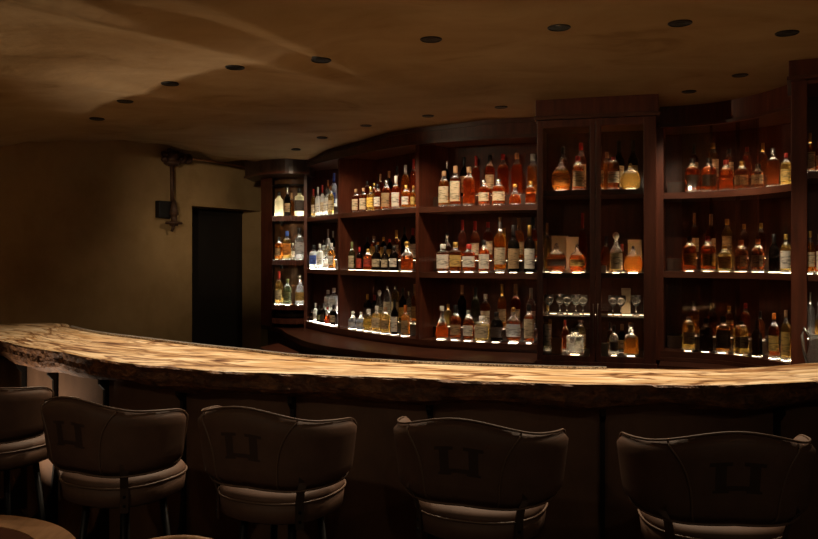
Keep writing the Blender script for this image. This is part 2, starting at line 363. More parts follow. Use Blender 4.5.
# ------------------------------------------------------------------ bottles
SHAPES={ # ex, depth, body profile (r,z) to cap, liquid level
 'W':(2,1,[(.90,0),(1,.02),(1,.60),(.93,.67),(.62,.74),(.40,.79),(.34,.83),(.34,.90)],.72,.36,'round-shouldered'),
 'T':(2,1,[(.92,0),(1,.015),(1,.56),(.92,.63),(.55,.70),(.38,.75),(.33,.80),(.31,.90)],.70,.34,'tall'),
 'Q':(5,.8,[(.94,0),(1,.02),(1,.66),(.92,.70),(.52,.735),(.40,.76),(.37,.80),(.37,.87)],.68,.42,'square'),
 'C':(2,.8,[(.80,0),(.97,.03),(1,.14),(.93,.30),(.70,.46),(.42,.60),(.30,.70),(.27,.80),(.27,.90)],.50,.32,'teardrop'),
 'F':(2.3,.5,[(.50,0),(.74,.03),(.94,.16),(1,.33),(.93,.50),(.72,.64),(.40,.72),(.26,.76),(.24,.80),(.24,.88)],.60,.28,'flask-shaped'),
 'D':(2.6,.9,[(.85,0),(1,.03),(.98,.45),(.85,.56),(.50,.64),(.33,.68),(.30,.80)],.50,.30,'decanter'),
 'B':(2,1,[(.93,0),(1,.02),(1,.66),(.95,.76),(.78,.83),(.50,.88),(.33,.91),(.32,.95)],.80,.34,'domed')}
def bottle(loc, rz, h, w, sh, liq, lab, cap):
    ex,dy,prof,lvl,capr,_=SHAPES[sh]; r=w/2; e=empty('liquor_bottle',loc,rz)
    # base of thick clear glass, liquid, clear neck
    full=[(a*r,b*h) for a,b in prof]
    def rad(z):
        for (a,b),(c,d) in zip(full,full[1:]):
            if b<=z<=d and d>b: return a+(c-a)*(z-b)/(d-b)
        return full[-1][0]
    zb=.055*h; zs=sorted(set([b for a,b in full]+[zb,lvl*h])); P=[(rad(z),z) for z in zs]
    n=20; m=MB(); m.lathe(P,n=n,ex=ex,dy=dy)
    opaque=liq in 'kw'
    fm=[]
    for (ra,za),(rb_,zb_) in zip(P,P[1:]):
        zc=(za+zb_)/2; fm+= [0 if (opaque or zb<zc<lvl*h) else 1]*n
    fm+=[0 if opaque else 1,1 if not opaque else 0]
    ob('bottle_body',m.v,m.f,['L'+liq,'Ln'],e,True,fm)
    # cap
    zc=full[-1][1]; m=MB()
    cr=capr*r*1.02
    if sh in 'DF' and cap in ('white','silver','gold'):   # ball stopper
        q=(h-zc)/2; k=min(q,cr*1.7); m.lathe([(cr*.8,zc-.004),(cr*.8,zc+.15*q)]+[(max(.001,k*1.0*sin(a)),zc+q*1.05-q*.95*cos(a)) for a in (.7,1.1,1.5,1.9,2.4,2.9)],n=14)
    else:
        long=.16*h if sh in 'T' else .05*h
        m.lathe([(cr,zc-long),(cr*1.06,zc-long*.4),(cr*1.06,h*.992),(cr*.9,h)],n=14)
    m.build('bottle_cap','C'+cap,e,True)
    if lab and lab!='none':
        la,lb={'W':(.16,.50),'T':(.14,.44),'Q':(.18,.56),'C':(.10,.26),'F':(.22,.46),'D':(.14,.42),'B':(.2,.55)}[sh]
        if lab.endswith('+'): lab=lab[:-1]; lb+=.06; la-=.06
        v=[];f=[];k=9
        for i,z in enumerate([la*h+(lb-la)*h*j/4 for j in range(5)]):
            for j in range(k):
                t=-pi/2+R(-62+124*j/(k-1)); ct,st=cos(t),sin(t); q=(abs(ct)**ex+abs(st)**ex)**(-1/ex); rr=rad(z)+.0009
                v.append((rr*q*ct,rr*q*st*dy,z))
        for i in range(4):
            for j in range(k-1): a=i*k+j; f.append((a,a+1,a+k+1,a+k))
        o=ob('paper_label',v,f,'B'+lab,e); s=o.modifiers.new('s','SOLIDIFY'); s.thickness=.0006; s.offset=1
    return e
ORD=['first','second','third','fourth','fifth','sixth','seventh','eighth','ninth','tenth']
def row(curve,offd,z,items,shelf,bay,rown,group,unit=None,led='led'):
    pad=MB()
    cu=off(curve,offd); n=len(items)
    items=sorted(items,key=lambda i:i[0])
    prev=None
    for i,it in enumerate(items):
        px,ty,w,sh,liq,lab,cap=it
        p,t=hit(cu,px); D=p.y; W=max(.045,min(w*D/F*1.0,.15))
        if prev is not None:                          # keep neighbours from touching
            d=(p-prev[0]).length; need=(W+prev[1])/2+.002
            if d<need: W=max(.035,W-(need-d)*1.0) if (need-d)<.02 else max(.035,W-.02)
            d2=(W+prev[1])/2+.001
            if (p-prev[0]).length<d2 and (p-prev[0]).length>0: p=prev[0]+(p-prev[0]).normalized()*d2
        prev=(p.copy(),W)
        h=EYE+(HZ-ty)*D/F-z; h=max(.10,min(h,.40))
        rz=math.atan2(t.y,t.x)*.5+random.uniform(-.15,.15)
        e=bottle((p.x,p.y,z),rz,h,W,sh,liq,lab,cap)
        nn=Vector((-t.y,t.x)); hw=W*.25; d0=.0 if rown=='back' else W*.45; zb=z-.0035 if z else z
        pad.prism([p-t*hw-nn*d0,p+t*hw-nn*d0,p+t*hw+nn*.03,p-t*hw+nn*.03],z-.0022,z-.0008)
        words=[LIQ[liq][2],SHAPES[sh][5],'bottle']
        if lab and lab!='none': words+=['with',lab.rstrip('+'),'label']
        else: words+=['with',cap,'cap']
        words[-1]+=','
        pos=(ORD[i] if n>1 else 'only') + (' from left,' if n>1 else ' one,')
        s=' '.join(words)+' '+pos+' '+rown+' row, '+shelf+' '+bay
        tag(e,s,'bottle',group)
    if unit: pad.build('light_pads',led,unit)
def rows(curve,z,front,back,shelf,bay,group,o1=.082,o2=.22,led='led',rise=True):
    unit=main_u
    row(curve,o1,z+.0035,front,shelf,bay,'front',group,unit,led)
    if back:
        zz=z+RH+.0025 if rise else z+.0035
        row(curve,o2,zz,back,shelf,bay,'back',group,unit,'leddim' if led=='led' else led)
    
EXEC_BOTTLES=True
A1=[(313.5,189,5,'T','y','cream','red'),(318,187,5.5,'T','s','white','white'),(322.5,185,5,'T','s','cream','red'),(326.5,190,5,'Q','s','white','black'),(331,186,6,'W','y','cream','tan')]
A1b=[(321,183,4,'T','y','cream','tan'),(328,180,4,'T','s','white','gold'),(334,173,6.5,'T','s','blue','blue')]
A2=[(314,245,8,'Q','s','blue','black'),(320,244,6.5,'W','s','white','white'),(326,249,6,'C','s','white','silver'),(331.5,243,7,'W','a','white','white')]
A2b=[(324,240,5,'W','s','cream','silver'),(328,229,5,'T','s','cream','white'),(333,231,4.5,'T','k','white','white')]
A3=[(312,309,4,'T','k','dark','black'),(315.5,303,4.5,'T','s','white','white'),(319.3,305,4,'T','k','green','black'),(323,303,4.5,'T','k','dark','black'),(327.5,307,6,'C','r','red','red'),(333.5,305,7,'W','k','cream','black')]
A3b=[(322,294,5,'W','s','white','silver'),(328,290,7,'Q','s','white','white'),(334,288,8,'Q','s','white','white')]
B1=[(356,189,8,'W','d','cream+','tan'),(363.5,188,8,'W','d','cream+','tan'),(371,187,7.5,'Q','y','yellow','gold'),(378,184,8,'W','d','white','black'),(386.5,180,10,'W','r','tan+','silver'),(396,176,9,'T','r','white+','white'),(406,185,9,'W','a','white','gold'),(413.5,186,6,'W','a','gold','gold')]
B1b=[(367.5,181,7,'W','d','none','black'),(374.5,183,7,'W','r','none','gold'),(380.5,174,6.5,'T','d','none','tan'),(389,171,7.5,'T','k','none','tan'),(397,166,7,'T','d','none','black'),(405.5,165,8.5,'T','a','none','white'),(413.5,159,7,'T','r','none','red')]
B2=[(352,242,7,'T','g','cream+','green'),(359.5,247,6.5,'T','k','red+','red'),(368,249,9,'W','r','red','gold'),(376.5,245,9,'T','k','cream','black'),(385,246,7.5,'T','k','cream','black'),(394,246,9,'W','k','white','black'),(407,241,12,'D','r','none','gold')]
B2b=[(367.5,237,7,'T','k','none','black'),(374,236,8,'W','r','gold+','tan'),(378,242,6,'W','d','gold','gold'),(383.5,237,6.5,'W','k','gold+','gold'),(389.5,239,6,'W','k','gold','red'),(396.5,230,8,'T','d','white+','gold'),(404.5,227,7.5,'T','k','none','black'),(413,228,8,'T','k','white+','red')]
B3=[(353,311,9,'D','b','silver','white'),(361,311,9,'D','b','silver','silver'),(368.5,309,9,'Q','y','yellow','white'),(377,306,9,'Q','y','cream','white'),(385.5,307,9.5,'W','y','tan','tan'),(394.5,299,7.5,'T','k','white+','black'),(405.5,305,9,'T','o','tan+','orange')]
B3b=[(367.5,294,8,'T','k','dark','gold'),(374.5,295,7,'T','k','dark','red'),(379.5,290,8,'D','c','white','white'),(387.5,286,8,'B','c','white','silver'),(395.5,286,8,'B','y','cream','silver'),(403,288,8,'T','k','gold','black'),(409,291,6,'W','c','white','silver'),(414.5,284,6,'T','o','tan','tan')]
C1=[(444,171,11,'W','a','cream+','tan'),(455.5,166,10,'Q','r','cream+','tan'),(469,167,12,'W','r','none','tan'),(484,180,11,'W','r','cream','silver'),(498.5,179,13,'W','r','cream','silver'),(515,184,12,'C','r','none','gold'),(530.5,181,10,'W','r','none','gold')]
C1b=[(447,161,6,'T','k','none','silver'),(464,157,8,'T','k','tan+','black'),(476,156,8,'T','r','none','red'),(490,155,10,'W','r','tan','black'),(503,154,11,'W','r','none','red'),(517,153,11,'W','r','none','tan'),(533,154,11,'Q','a','none','white')]
C2=[(443,244,12,'Q','d','white+','white'),(455.5,242,11.5,'Q','d','gold','gold'),(469,244,12,'Q','r','white','red'),(484,240,11,'W','r','white+','black'),(500,215,12,'T','a','cream','silver'),(513.5,225,12,'T','k','tan+','black'),(529.5,225,11,'T','k','white+','gold')]
C2b=[(447,233,9,'D','d','none','silver'),(462.5,220,8.5,'T','r','none','red'),(475,221,9.5,'T','r','cream','red'),(488,222,10,'W','r','cream','red'),(504,228,8,'T','a','none','gold'),(519,218,10,'T','o','tan','tan'),(533,217,10,'T','r','gold','black')]
C3=[(442,306,13,'C','r','none','white'),(455.5,305,11,'T','d','tan','black'),(468.5,310,11,'W','d','white','silver'),(482,316,13.5,'Q','y','cream+','white'),(496.5,312,12.5,'W','k','dark','black'),(513.5,307,16,'F','d','silver+','gold'),(529,304,9.5,'Q','r','cream+','black')]
C3b=[(448,304,8,'T','y','none','gold'),(462,285,9,'T','k','none','tan'),(475.5,287,8.5,'T','g','none','black'),(485.5,294,10,'W','r','white','white'),(502,284,9,'T','o','cream','gold'),(515.5,284,10,'T','r','cream','tan'),(531,288,9,'T','c','white','white')]
for nm,z,(a,ab),(b,bb),(c,cb) in (('top shelf',SH_M[2],(A1,A1b),(B1,B1b),(C1,C1b)),('middle shelf',SH_M[1],(A2,A2b),(B2,B2b),(C2,C2b)),('bottom shelf',SH_M[0],(A3,A3b),(B3,B3b),(C3,C3b))):
    r=MAIN
    rows(MAINX,z,a,ab,nm,'pale bay','bottles in the narrow brightly lit bay',.07,.23,'ledcool')
    rows(r,z,b,bb,nm,'middle bay','bottles in the middle bay of the long back bar')
    rows(r,z,c,cb,nm,'wide bay','bottles in the wide bay beside the glazed cabinet')
    def rs(p0,p1,w,led='led'):
        # riser in a bay between two partitions: step in from each partition along the curve
        a,t=hit(MAIN,p0); b,t2=hit(MAIN,p1)
        i=[q for q in MAIN if p0<PX(*q)<p1 and (q-a).length>.05 and (q-b).length>.05]; cur=[a+t*.022]+i+[b-t2*.022]
        d0,d1={'narrow bay':(.16,.34)}.get(w,(.165,.345))
        A=off(cur,d0);B=off(cur,d1)
        m=MB(); m.strip(A,B,z+.0032,z+RH-.002)
        lab={'narrow bay':'narrow bright bay','middle bay':'middle bay','wide bay':'wide bay beside cabinet'}[w]
        rr=tag(m.build('bottle_riser','wooddark'),'low dark step under the back row, '+nm+', '+lab,'riser','bottle risers')
    A=[p for p in off(MAINX,.165) if p.x>-.95 and PX(*p)<347]; B=[p for p in off(MAINX,.34) if p.x>-.95 and p.y<7.95 and PX(*p)<362]
    def rsm(P,k=10): return [P[0].lerp(P[-1],i/k) if len(P)<3 else P[min(len(P)-1,round(i*(len(P)-1)/k))]+Vector((1e-5*i,0)) for i in range(k+1)]
    m=MB(); A=rsm(A); B=rsm(B); m.strip(A,B,z+.0032,z+RH-.002); tag(m.build('bottle_riser','wooddark'),'low dark step under the back row, '+nm+', narrow bright bay','riser','bottle risers')
    rs(340,416.5,'middle bay'); rs(418.5,540,'wide bay')

# ------------------------------------------------------------------ corner shelving, far left
CORN=cm([at(262,7.85),at(275,7.62),at(290,7.54),at(308,7.58)],6)
u=tag(empty('corner_shelving'),'small corner shelving unit with four fluted dark shelves beside the doorway','shelving')
LS=[1.925,1.51,1.085,.955]
dep=.30
m=MB(); a,t=CORN[0],(CORN[1]-CORN[0]).normalized(); n=Vector((-.1,1)).normalized()
m.prism([at(261,7.9),at(272,7.72),at(272,7.72)+n*.04,at(274,8.15),at(262.5,8.3)],.87,2.36); m.build('side_panel','wood',u)
lf=seg(CORN,272,307)
bkL=[p+n*dep for p in lf]
m=MB(); m.strip(bkL,[p+n*.02 for p in bkL],.87,2.36); m.build('back_panel','oakpanel',u)
for i,z in enumerate(LS):
    m=MB(); m.strip(lf,bkL,z-.035,z); s=m.build('shelf','woodh',u)
    m=MB()
    for k in range(22):
        q=lf[0].lerp(lf[-1],(k+.5)/22); q,_=hit(lf,PX(*q)); m.lathe([(.008,z-.045),(.008,z+.004)],(q.x,q.y-.006,0),6)
    m.build('fluting','wood',s)
    if i<3:
        pass
for z in LS[:3]:
    q=hit(lf,279)[0]; m=MB(); m.lathe([(.012,0),(.012,.02),(.045,.035),(.05,.045)],(q.x,q.y+.14,z-.082),12); m.build('shelf_bracket','black',u,True)
cf=cm([at(245,7.85),at(262,7.48),at(285,7.36),at(309,7.42)],6)
bk=[at(245,7.9),]; bk=[p+Vector((.0,.42)) for p in cf]
m=MB(); m.strip(cf,bk,2.315,[CZ(*p)+.012 for p in cf]); m.build('cornice','wooddark',u)
m=MB(); m.strip(off(cf,-.012),off(cf,.002),2.31,2.33); m.build('cornice_moulding','woodh',u)
m=MB(); q=[p+n*.12 for p in lf]; m.tube([(p.x,p.y,2.23) for p in q],.012,8); m.build('curtain_rail','black',u,True)
LG='bottles on the corner shelves'
for nm,z,fr,bkr in (('top shelf',LS[0],[(279,192,9,'W','w','none','black'),(287.5,187,6.5,'T','k','tan','silver'),(299.5,188,9.5,'Q','w','dark','black')],[(291.5,193,5,'T','a','none','tan')]),
    ('middle shelf',LS[1],[(279,237,8,'W','o','tan','black'),(287,231,8,'Q','y','orange','blue'),(299.5,228,9,'Q','c','silver','black')],[(293,243,5,'W','c','white','white')]),
    ('lower shelf',LS[2],[(279,271,8,'T','y','cream','red'),(287.5,279,8,'W','g','green','green'),(300,275,9.5,'D','c','gold','silver')],[])):
    row(lf,.05,z+.0035,fr,nm,'corner unit','front',LG,u,'ledcool')
    if bkr: row(lf,.16,z+.0035,bkr,nm,'corner unit','back',LG,u)

# ------------------------------------------------------------------ back counter
CFR=cm([at(262,8.0),at(270,7.75),at(280,7.5),at(289,6.97),at(313,6.25),at(362,5.73),at(440,5.3),at(534,5.1)],8)
CB=[Vector((-1.45,9.2)),]
m=MB(); nC=len(CFR); backs=[hit(MAIN,max(308,min(559,PX(*p)+12)))[0] for p in CFR]
bb=[]
for i,p in enumerate(CFR):
    q=backs[i]; 
    if p.y>7.0: q=Vector((-1.05+.0*i,8.05))
    bb.append(q+Vector((0,.05)))
cu=tag(empty('back_counter'),'dark polished curved counter ledge running below the bottle shelves','counter')
m.strip(CFR,bb,.825,.869); m.build('countertop','woodh',cu,bevel=.004)
m=MB(); m.strip(off(CFR,.06),off(CFR,.08),.0,.825); m.build('cabinet_front','wooddark',cu)
m=MB(); a=at(262,8.3); m.prism([at(261,7.92),at(306,7.62),at(312,8.0),at(262,8.35)],.825,.868); m.build('countertop','wooddark',cu)
# lower drawer chest in front at left
d=tag(empty('low_cabinet'),'low dark cabinet with a pale top edge below the counter ledge','cabinet')
m=MB(); m.prism([at(279,7.2),at(298,6.55),at(276,6.35),at(262,6.9)],.0,.74); m.build('cabinet_body','wooddark',d)
m=MB(); m.prism([at(278.5,7.22),at(299.5,6.52),at(275,6.3),at(260,6.9)],.7405,.765); m.build('cabinet_top','wood',d,bevel=.004)

# ------------------------------------------------------------------ glazed display cabinet
KA,KB=Vector((.79,4.95)),Vector((1.475,4.77)); kt=(KB-KA).normalized(); kn=Vector((-kt.y,kt.x)); KW=(KB-KA).length
def kp(u,d): return KA+kt*u+kn*d
cab=tag(empty('display_cabinet',(0,0,0)),'tall projecting wooden display cabinet with two glazed doors full of decanters','cabinet')
KD=.48
def kbox(name,u0,u1,d0,d1,z0,z1,m_,par=cab,bevel=.002):
    m=MB(); m.prism([kp(u0,d0),kp(u1,d0),kp(u1,d1),kp(u0,d1)],z0,z1); return m.build(name,m_,par,bevel=bevel)
ZT=2.40
kbox('side_panel',0,.02,.022,KD,.87,ZT,'wood'); kbox('side_panel',KW-.02,KW,.022,KD,.87,ZT,'wood')
kbox('back_panel',.02,KW-.02,KD-.02,KD,.87,ZT,'wood')
kbox('top_panel',.02,KW-.02,.022,KD-.02,ZT-.03,ZT,'wood')
kbox('cabinet_base',0,KW,0.01,KD,0,.87,'wooddark'); kbox('bottom_rail',-.005,KW+.005,-.006,.02,.87,.905,'wood')
m=MB(); q=[kp(-.006,-.014),kp(KW+.012,-.014),kp(KW+.012,KD),kp(-.006,KD)]; m.prism(q,ZT+.001,2.522); m.build('cornice','wood',cab,bevel=.003)
m=MB(); q=[kp(-.012,-.022),kp(KW+.02,-.022),kp(KW+.02,KD),kp(-.012,KD)]; m.prism(q,ZT-.012,ZT+.012); m.build('cornice_moulding','woodh',cab,bevel=.003)
KS=[.935,1.175,1.445,1.958]
for i,z in enumerate(KS):
    kbox('shelf',.021,KW-.021,.06,KD-.021,z-.032 if i!=1 else z-.02,z,'woodh')
m=MB(); m.prism([kp(.05,.27),kp(KW-.05,.27),kp(KW-.05,.285),kp(.05,.285)],KS[1],KS[1]+.0012); m.build('light_strip','leddim',cab)
# two doors
for i,(u0,u1) in enumerate(((.003,KW/2-.0015),(KW/2+.0015,KW-.003))):
    dr=kbox('door',u0,u0+.035 if i==0 else u0+.032,0,.021,.906,ZT-.014,'wood')
    m=MB()
    for (a,b,z0,z1) in ((u1-.032 if i==0 else u1-.07,u1,.906,ZT-.014),):
        m.prism([kp(a,0),kp(b,0),kp(b,.021),kp(a,.021)],z0,z1)
    lo=u0+.035 if i==0 else u0+.032; hi=u1-.032 if i==0 else u1-.07
    for z0,z1 in ((.906,.94),(ZT-.06,ZT-.014)): m.prism([kp(lo,0),kp(hi,0),kp(hi,.021),kp(lo,.021)],z0,z1)
    m.build('door_frame','wood',dr,bevel=.002)
    m=MB(); m.prism([kp(lo,.008),kp(hi,.008),kp(hi,.012),kp(lo,.012)],.94,ZT-.06); m.build('glass_pane','pane',dr)
    if i==0: pass
    uu=u1-.012 if i==0 else u0+.012
    m=MB(); c0=kp(uu,-.022); m.tube([(c0.x,c0.y,1.02),(c0.x,c0.y,1.26)],.004,8)
    for zz in (1.04,1.24): e0=kp(uu,0); m.tube([(c0.x,c0.y,zz),(e0.x,e0.y,zz)],.003,6)
    m.build('handle','bronze',dr,True)
KL=[kp(KW*i/12,0) for i in range(13)]
KG='bottles in the glazed cabinet'
def krow(z,fr,bkr,nm,bay):
    row(KL,.135,z+.0025,fr,nm,bay,'front',KG,cab,'ledcab')
    if bkr: row(KL,.30,z+.0025,bkr,nm,bay,'back',KG,cab,'leddim')
krow(KS[3],[(561,158,19,'F','o','orange+','silver'),(578,156,12,'W','r','cream+','red')],[(563,147,10,'W','d','none','black'),(581,143,11,'W','r','cream+','red')],'top shelf','left door')
krow(KS[3],[(600,146,8,'T','a','cream','gold'),(613.5,157,12,'B','d','white','red'),(630.5,163,20,'F','y','none','gold')],[(607,152,9,'W','a','none','tan'),(619,141,11,'T','k','cream+','black'),(633,140,10,'T','k','tan+','black')],'top shelf','right door')
krow(KS[2],[(556.5,243,20,'F','d','dark','silver'),(577,244,16,'F','r','gold','silver')],[(547,223,8,'T','y','none','tan'),(582.5,213,8,'T','r','none','red')],'middle shelf','left door')
krow(KS[2],[(616,232,12.5,'D','y','cream+','white'),(633,246,18,'F','o','none','silver')],[(606,236,9,'T','d','none','black'),(622,244,9,'T','r','none','red')],'middle shelf','right door')
krow(KS[0],[(575,328,17,'Q','c','none','silver')],[(565,318,5,'T','r','none','red'),(580,317,11,'W','y','tan','tan'),(548,298,8,'T','y','white+','gold')],'bottom shelf','left door')
krow(KS[0],[(614,325,9,'T','c','dark','black'),(631,322,14,'D','a','none','silver')],[(610,322,7,'T','d','none','black'),(622,324,9,'T','k','tan','tan')],'bottom shelf','right door')
def cbox(px,d,z,w,dp,h,m_,name,label,cat,lid=None):
    q,_=hit(off(KL,d),px); e=tag(empty(name,(q.x,q.y,z+.0005),math.atan2(kt.y,kt.x)),label,cat)
    m=MB(); m.box(-w/2,w/2,-dp/2,dp/2,0,h); m.build('box_body',m_,e,bevel=.002)
    m=MB(); m.box(-w/2-.0015,w/2+.0015,-dp/2-.0015,dp/2+.0015,h-.02 if lid is None else h-lid,h+.002); m.build('box_lid',m_,e,bevel=.001)
    return e
cbox(560,.345,KS[2],.10,.09,.235,'card','gift_box','tall khaki carton standing behind the dark round flask in glazed cabinet','box')
cbox(572.5,.26,KS[2],.075,.07,.225,'creamcard','gift_box','tall cream carton behind the flat red flask in glazed cabinet','box')
cbox(635,.27,KS[2],.085,.07,.205,'creamcard','gift_box','cream carton behind the orange round flask, right cabinet door','box')
cbox(602.5,.11,KS[2],.045,.045,.045,'white','small_box','little white box on middle shelf, left edge of right cabinet door','box')
cbox(557,.125,KS[0],.064,.06,.095,'coppertin','tin_box','squat copper tin lit from below, bottom shelf of left cabinet door','tin')
cbox(603.5,.10,KS[0],.055,.055,.075,'white','small_box','pale square box on bottom shelf of glazed cabinet, beside door stile','box')
cbox(603,.20,KS[1],.06,.08,.03,'redcard','flat_box','flat red box lying on the low shelf behind the right cabinet door','box')
cbox(626,.34,KS[1],.055,.06,.165,'creamcard','gift_box','short cream carton on the low shelf behind the right cabinet door','box')
def glass_mesh(e,h,r):
    m=MB(); m.lathe([(r*.8,0),(r*.85,.004),(r*.12,.01),(r*.1,h*.45),(r*.5,h*.52),(r,h*.72),(r*.95,h),(r*.9,h),(r*.93,h*.72),(r*.4,h*.55)],n=16)
    return m.build('glass_bowl','Ln',e,True)
k=0
pairs=[(549,.14),(560,.21),(567,.14),(576,.21),(583,.14),(613,.13),(621,.13),(636,.20)]
names=['leftmost','second','third','fourth','fifth','sixth','seventh','rightmost']
for i,(px,d) in enumerate(pairs):
    q,_=hit(off(KL,d),px); e=tag(empty('stemmed_glass',(q.x,q.y,KS[1]+.0005)),names[i]+(' from left of' if 0<i<7 else ' of')+' the small stemmed glasses on the low cabinet shelf','glass','stemmed glasses in the cabinet')
    glass_mesh(e,.13,.03)

# ------------------------------------------------------------------ curved bay right of the cabinet
RB=cm([(1.64,5.22),(1.80,5.16),(1.96,5.06),(2.08,4.90),(2.15,4.72),(2.19,4.5),(2.205,4.36)],8)
RS=[.93,1.45,1.962]
rb=tag(empty('curved_shelving'),'curved wooden shelving bay behind smoked glass, right of the glazed cabinet','shelving')
bkR=off(RB,.36)
for z in RS:
    m=MB(); m.strip(RB,bkR,z-TH,z); m.build('shelf','woodh',rb)
m=MB(); m.strip(bkR,off(RB,.38),.87,2.4); m.build('back_panel','wood',rb)
m=MB(); a=RB[0]; t=(RB[1]-RB[0]).normalized(); n=Vector((-t.y,t.x)); m.prism([a-t*.03-n*.01,a+t*.02-n*.01,a+t*.02+n*.36,a-t*.03+n*.36],.87,2.4); m.build('side_panel','wood',rb,bevel=.002)
m=MB(); a=RB[-1]; t=(RB[-1]-RB[-2]).normalized(); n=Vector((-t.y,t.x)); m.prism([a-t*.01,a+t*.02,a+t*.02+n*.36,a-t*.01+n*.36],.87,2.4); m.build('side_panel','wood',rb)
m=MB(); m.strip(off(RB,-.05),off(RB,.06),2.385,[CZ(*p)+.012 for p in RB]); m.build('cornice','wood',rb)
m=MB(); m.strip(off(RB,-.062),off(RB,-.049),2.378,2.40); m.build('cornice_moulding','woodh',rb)
m=MB(); m.strip(off(RB,.06),bkR,2.39,2.41); m.build('soffit','wood',rb)
m=MB(); m.strip(off(RB,-.03),off(RB,0),.87,.892); m.strip(off(RB,-.012),off(RB,.005),.87,.932); m.build('bottom_rail','woodh',rb)
cc=off(RB,-.26); m=MB(); m.strip(cc,off(RB,.0),.825,.868); m.build('countertop','woodh',rb); m=MB(); m.strip(off(RB,-.2),off(RB,-.18),0,.825); m.build('cabinet_front','wooddark',rb)
for i,(a,b,o) in enumerate(((682,712,.006),(709,738,.016),(735,758,.006))):
    s=seg(RB,a,b); m=MB(); m.strip(off(s,o),off(s,o+.004),.935,2.384); m.build('sliding_glass_door','paneslide',rb)
RG='bottles in the curved bay right of the cabinet'
R1=[(692.5,158,14,'W','r','dark','black'),(709,158,15,'W','r','dark','black'),(726,160,13,'W','r','none','red'),(742,161,14,'W','d','tan','gold'),(758,164,11,'Q','d','tan','black'),(773,148,11,'Q','d','none','silver'),(786,153,10,'W','y','gold','red')]
R1b=[(694,144,9,'T','d','tan+','black'),(713,143,11,'W','a','cream+','gold'),(729,149,10,'W','d','cream+','black'),(747,147,9,'W','r','none','red'),(763,143,9,'T','d','none','gold')]
R2=[(689.5,236,13,'W','r','gold','black'),(708,236,14,'W','r','gold','red'),(724.5,245,13,'W','y','gold+','gold'),(741,240,13,'W','d','tan','orange'),(758,239,12,'W','d','tan','orange'),(774,234,10,'T','k','none','black'),(786,234,10,'W','y','white+','gold')]
R2b=[(694.5,213,8,'T','d','cream','tan'),(711,214,9,'T','d','white','white'),(727,219,10,'W','y','cream+','gold'),(744,224,9,'W','d','none','gold'),(761,223,9,'W','d','none','gold')]
R3=[(688.5,317,12,'B','y','cream','white'),(706,318,13,'W','k','none','black'),(723,316,13,'Q','a','dark+','black'),(741,321,14,'B','y','cream','black'),(757,320,10,'T','k','none','black'),(774,313,10,'W','d','gold','orange'),(786,310,9,'W','y','gold+','tan')]
R3b=[(694,301,10,'Q','o','none','silver'),(712,303,10,'W','d','none','gold'),(729,306,9,'W','a','tan+','gold'),(745.5,303,9,'W','r','none','red'),(760,311,9,'T','d','none','black')]
for nm,z,fr,bkr in (('top shelf',RS[2],R1,R1b),('middle shelf',RS[1],R2,R2b),('bottom shelf',RS[0],R3,R3b)):
    row(RB,.092,z+.0025,fr,nm,'curved bay','front',RG,rb,'ledcab')
    row(RB,.25,z+RH+.0025,bkr,nm,'curved bay','back',RG,rb,'leddim')
    cur=RB[2:-3]; m=MB(); m.strip(off(cur,.18),off(cur,.345),z+.002,z+RH-.002); rr=tag(m.build('bottle_riser','wooddark'),'low dark step under the back row, '+nm+', curved bay right of cabinet','riser','bottle risers')

# ------------------------------------------------------------------ far right cabinet
SA=Vector((1.90,3.98)); st=Vector((.9,-.436)).normalized(); sn=Vector((-st.y,st.x))
def sp(u,d): return SA+st*u+sn*d
sc=tag(empty('tall_cabinet'),'tall dark wooden cabinet cut by the right edge, with open bottle shelves','cabinet')
def sbox(name,u0,u1,d0,d1,z0,z1,m_,par=None):
    m=MB(); m.prism([sp(u0,d0),sp(u1,d0),sp(u1,d1),sp(u0,d1)],z0,z1); return m.build(name,m_,par or sc,bevel=.002)
sbox('stile',0,.072,0,.04,.87,2.43,'wood'); sbox('side_panel',.06,.075,.04,.4,.87,2.43,'wood'); sbox('back_panel',.075,.40,.38,.4,.87,2.43,'wood')
sbox('stile',.34,.40,0,.04,.87,2.43,'wood'); sbox('side_panel',.38,.40,.04,.38,.87,2.43,'wood')
sbox('cornice',-.01,.41,-.035,.4,2.431,2.53,'wood'); sbox('cornice_moulding',-.018,.42,-.045,.4,2.418,2.436,'woodh')
sbox('top_panel',.075,.38,.0,.38,2.40,2.417,'wood'); sbox('cabinet_base',0,.40,.02,.4,0,.87,'wooddark')
for z in (1.97,1.46,1.135): 
    sbox('shelf',.0755,.379,.02,.379,z-.035,z,'woodh')
dr=sbox('drawer',.078,.335,-.004,.02,.90,1.09,'wood'); m=MB(); c=sp(.2,-.02); m.lathe([(.008,-.016),(.014,0),(.01,.008)],(c.x,c.y,1.0),10,axis=(0,-1,0)); m.build('knob','bronze',dr,True)
SL=[sp(.02*i,0) for i in range(50)]
for nm,z,it in (('top shelf',1.97,[(810,133,7,'T','a','cream+','gold'),(816.5,140,8,'W','r','cream','red')]),('middle shelf',1.46,[(810,231,8,'W','a','cream','gold'),(817,234,8,'W','r','white+','tan')]),('low shelf',1.135,[(810,292,7,'T','c','none','silver'),(816,300,8,'D','y','none','silver')])):
    row(SL,.09,z+.0025,it,nm,'edge cabinet','front','bottles in the cabinet at the right edge',sc,'led')
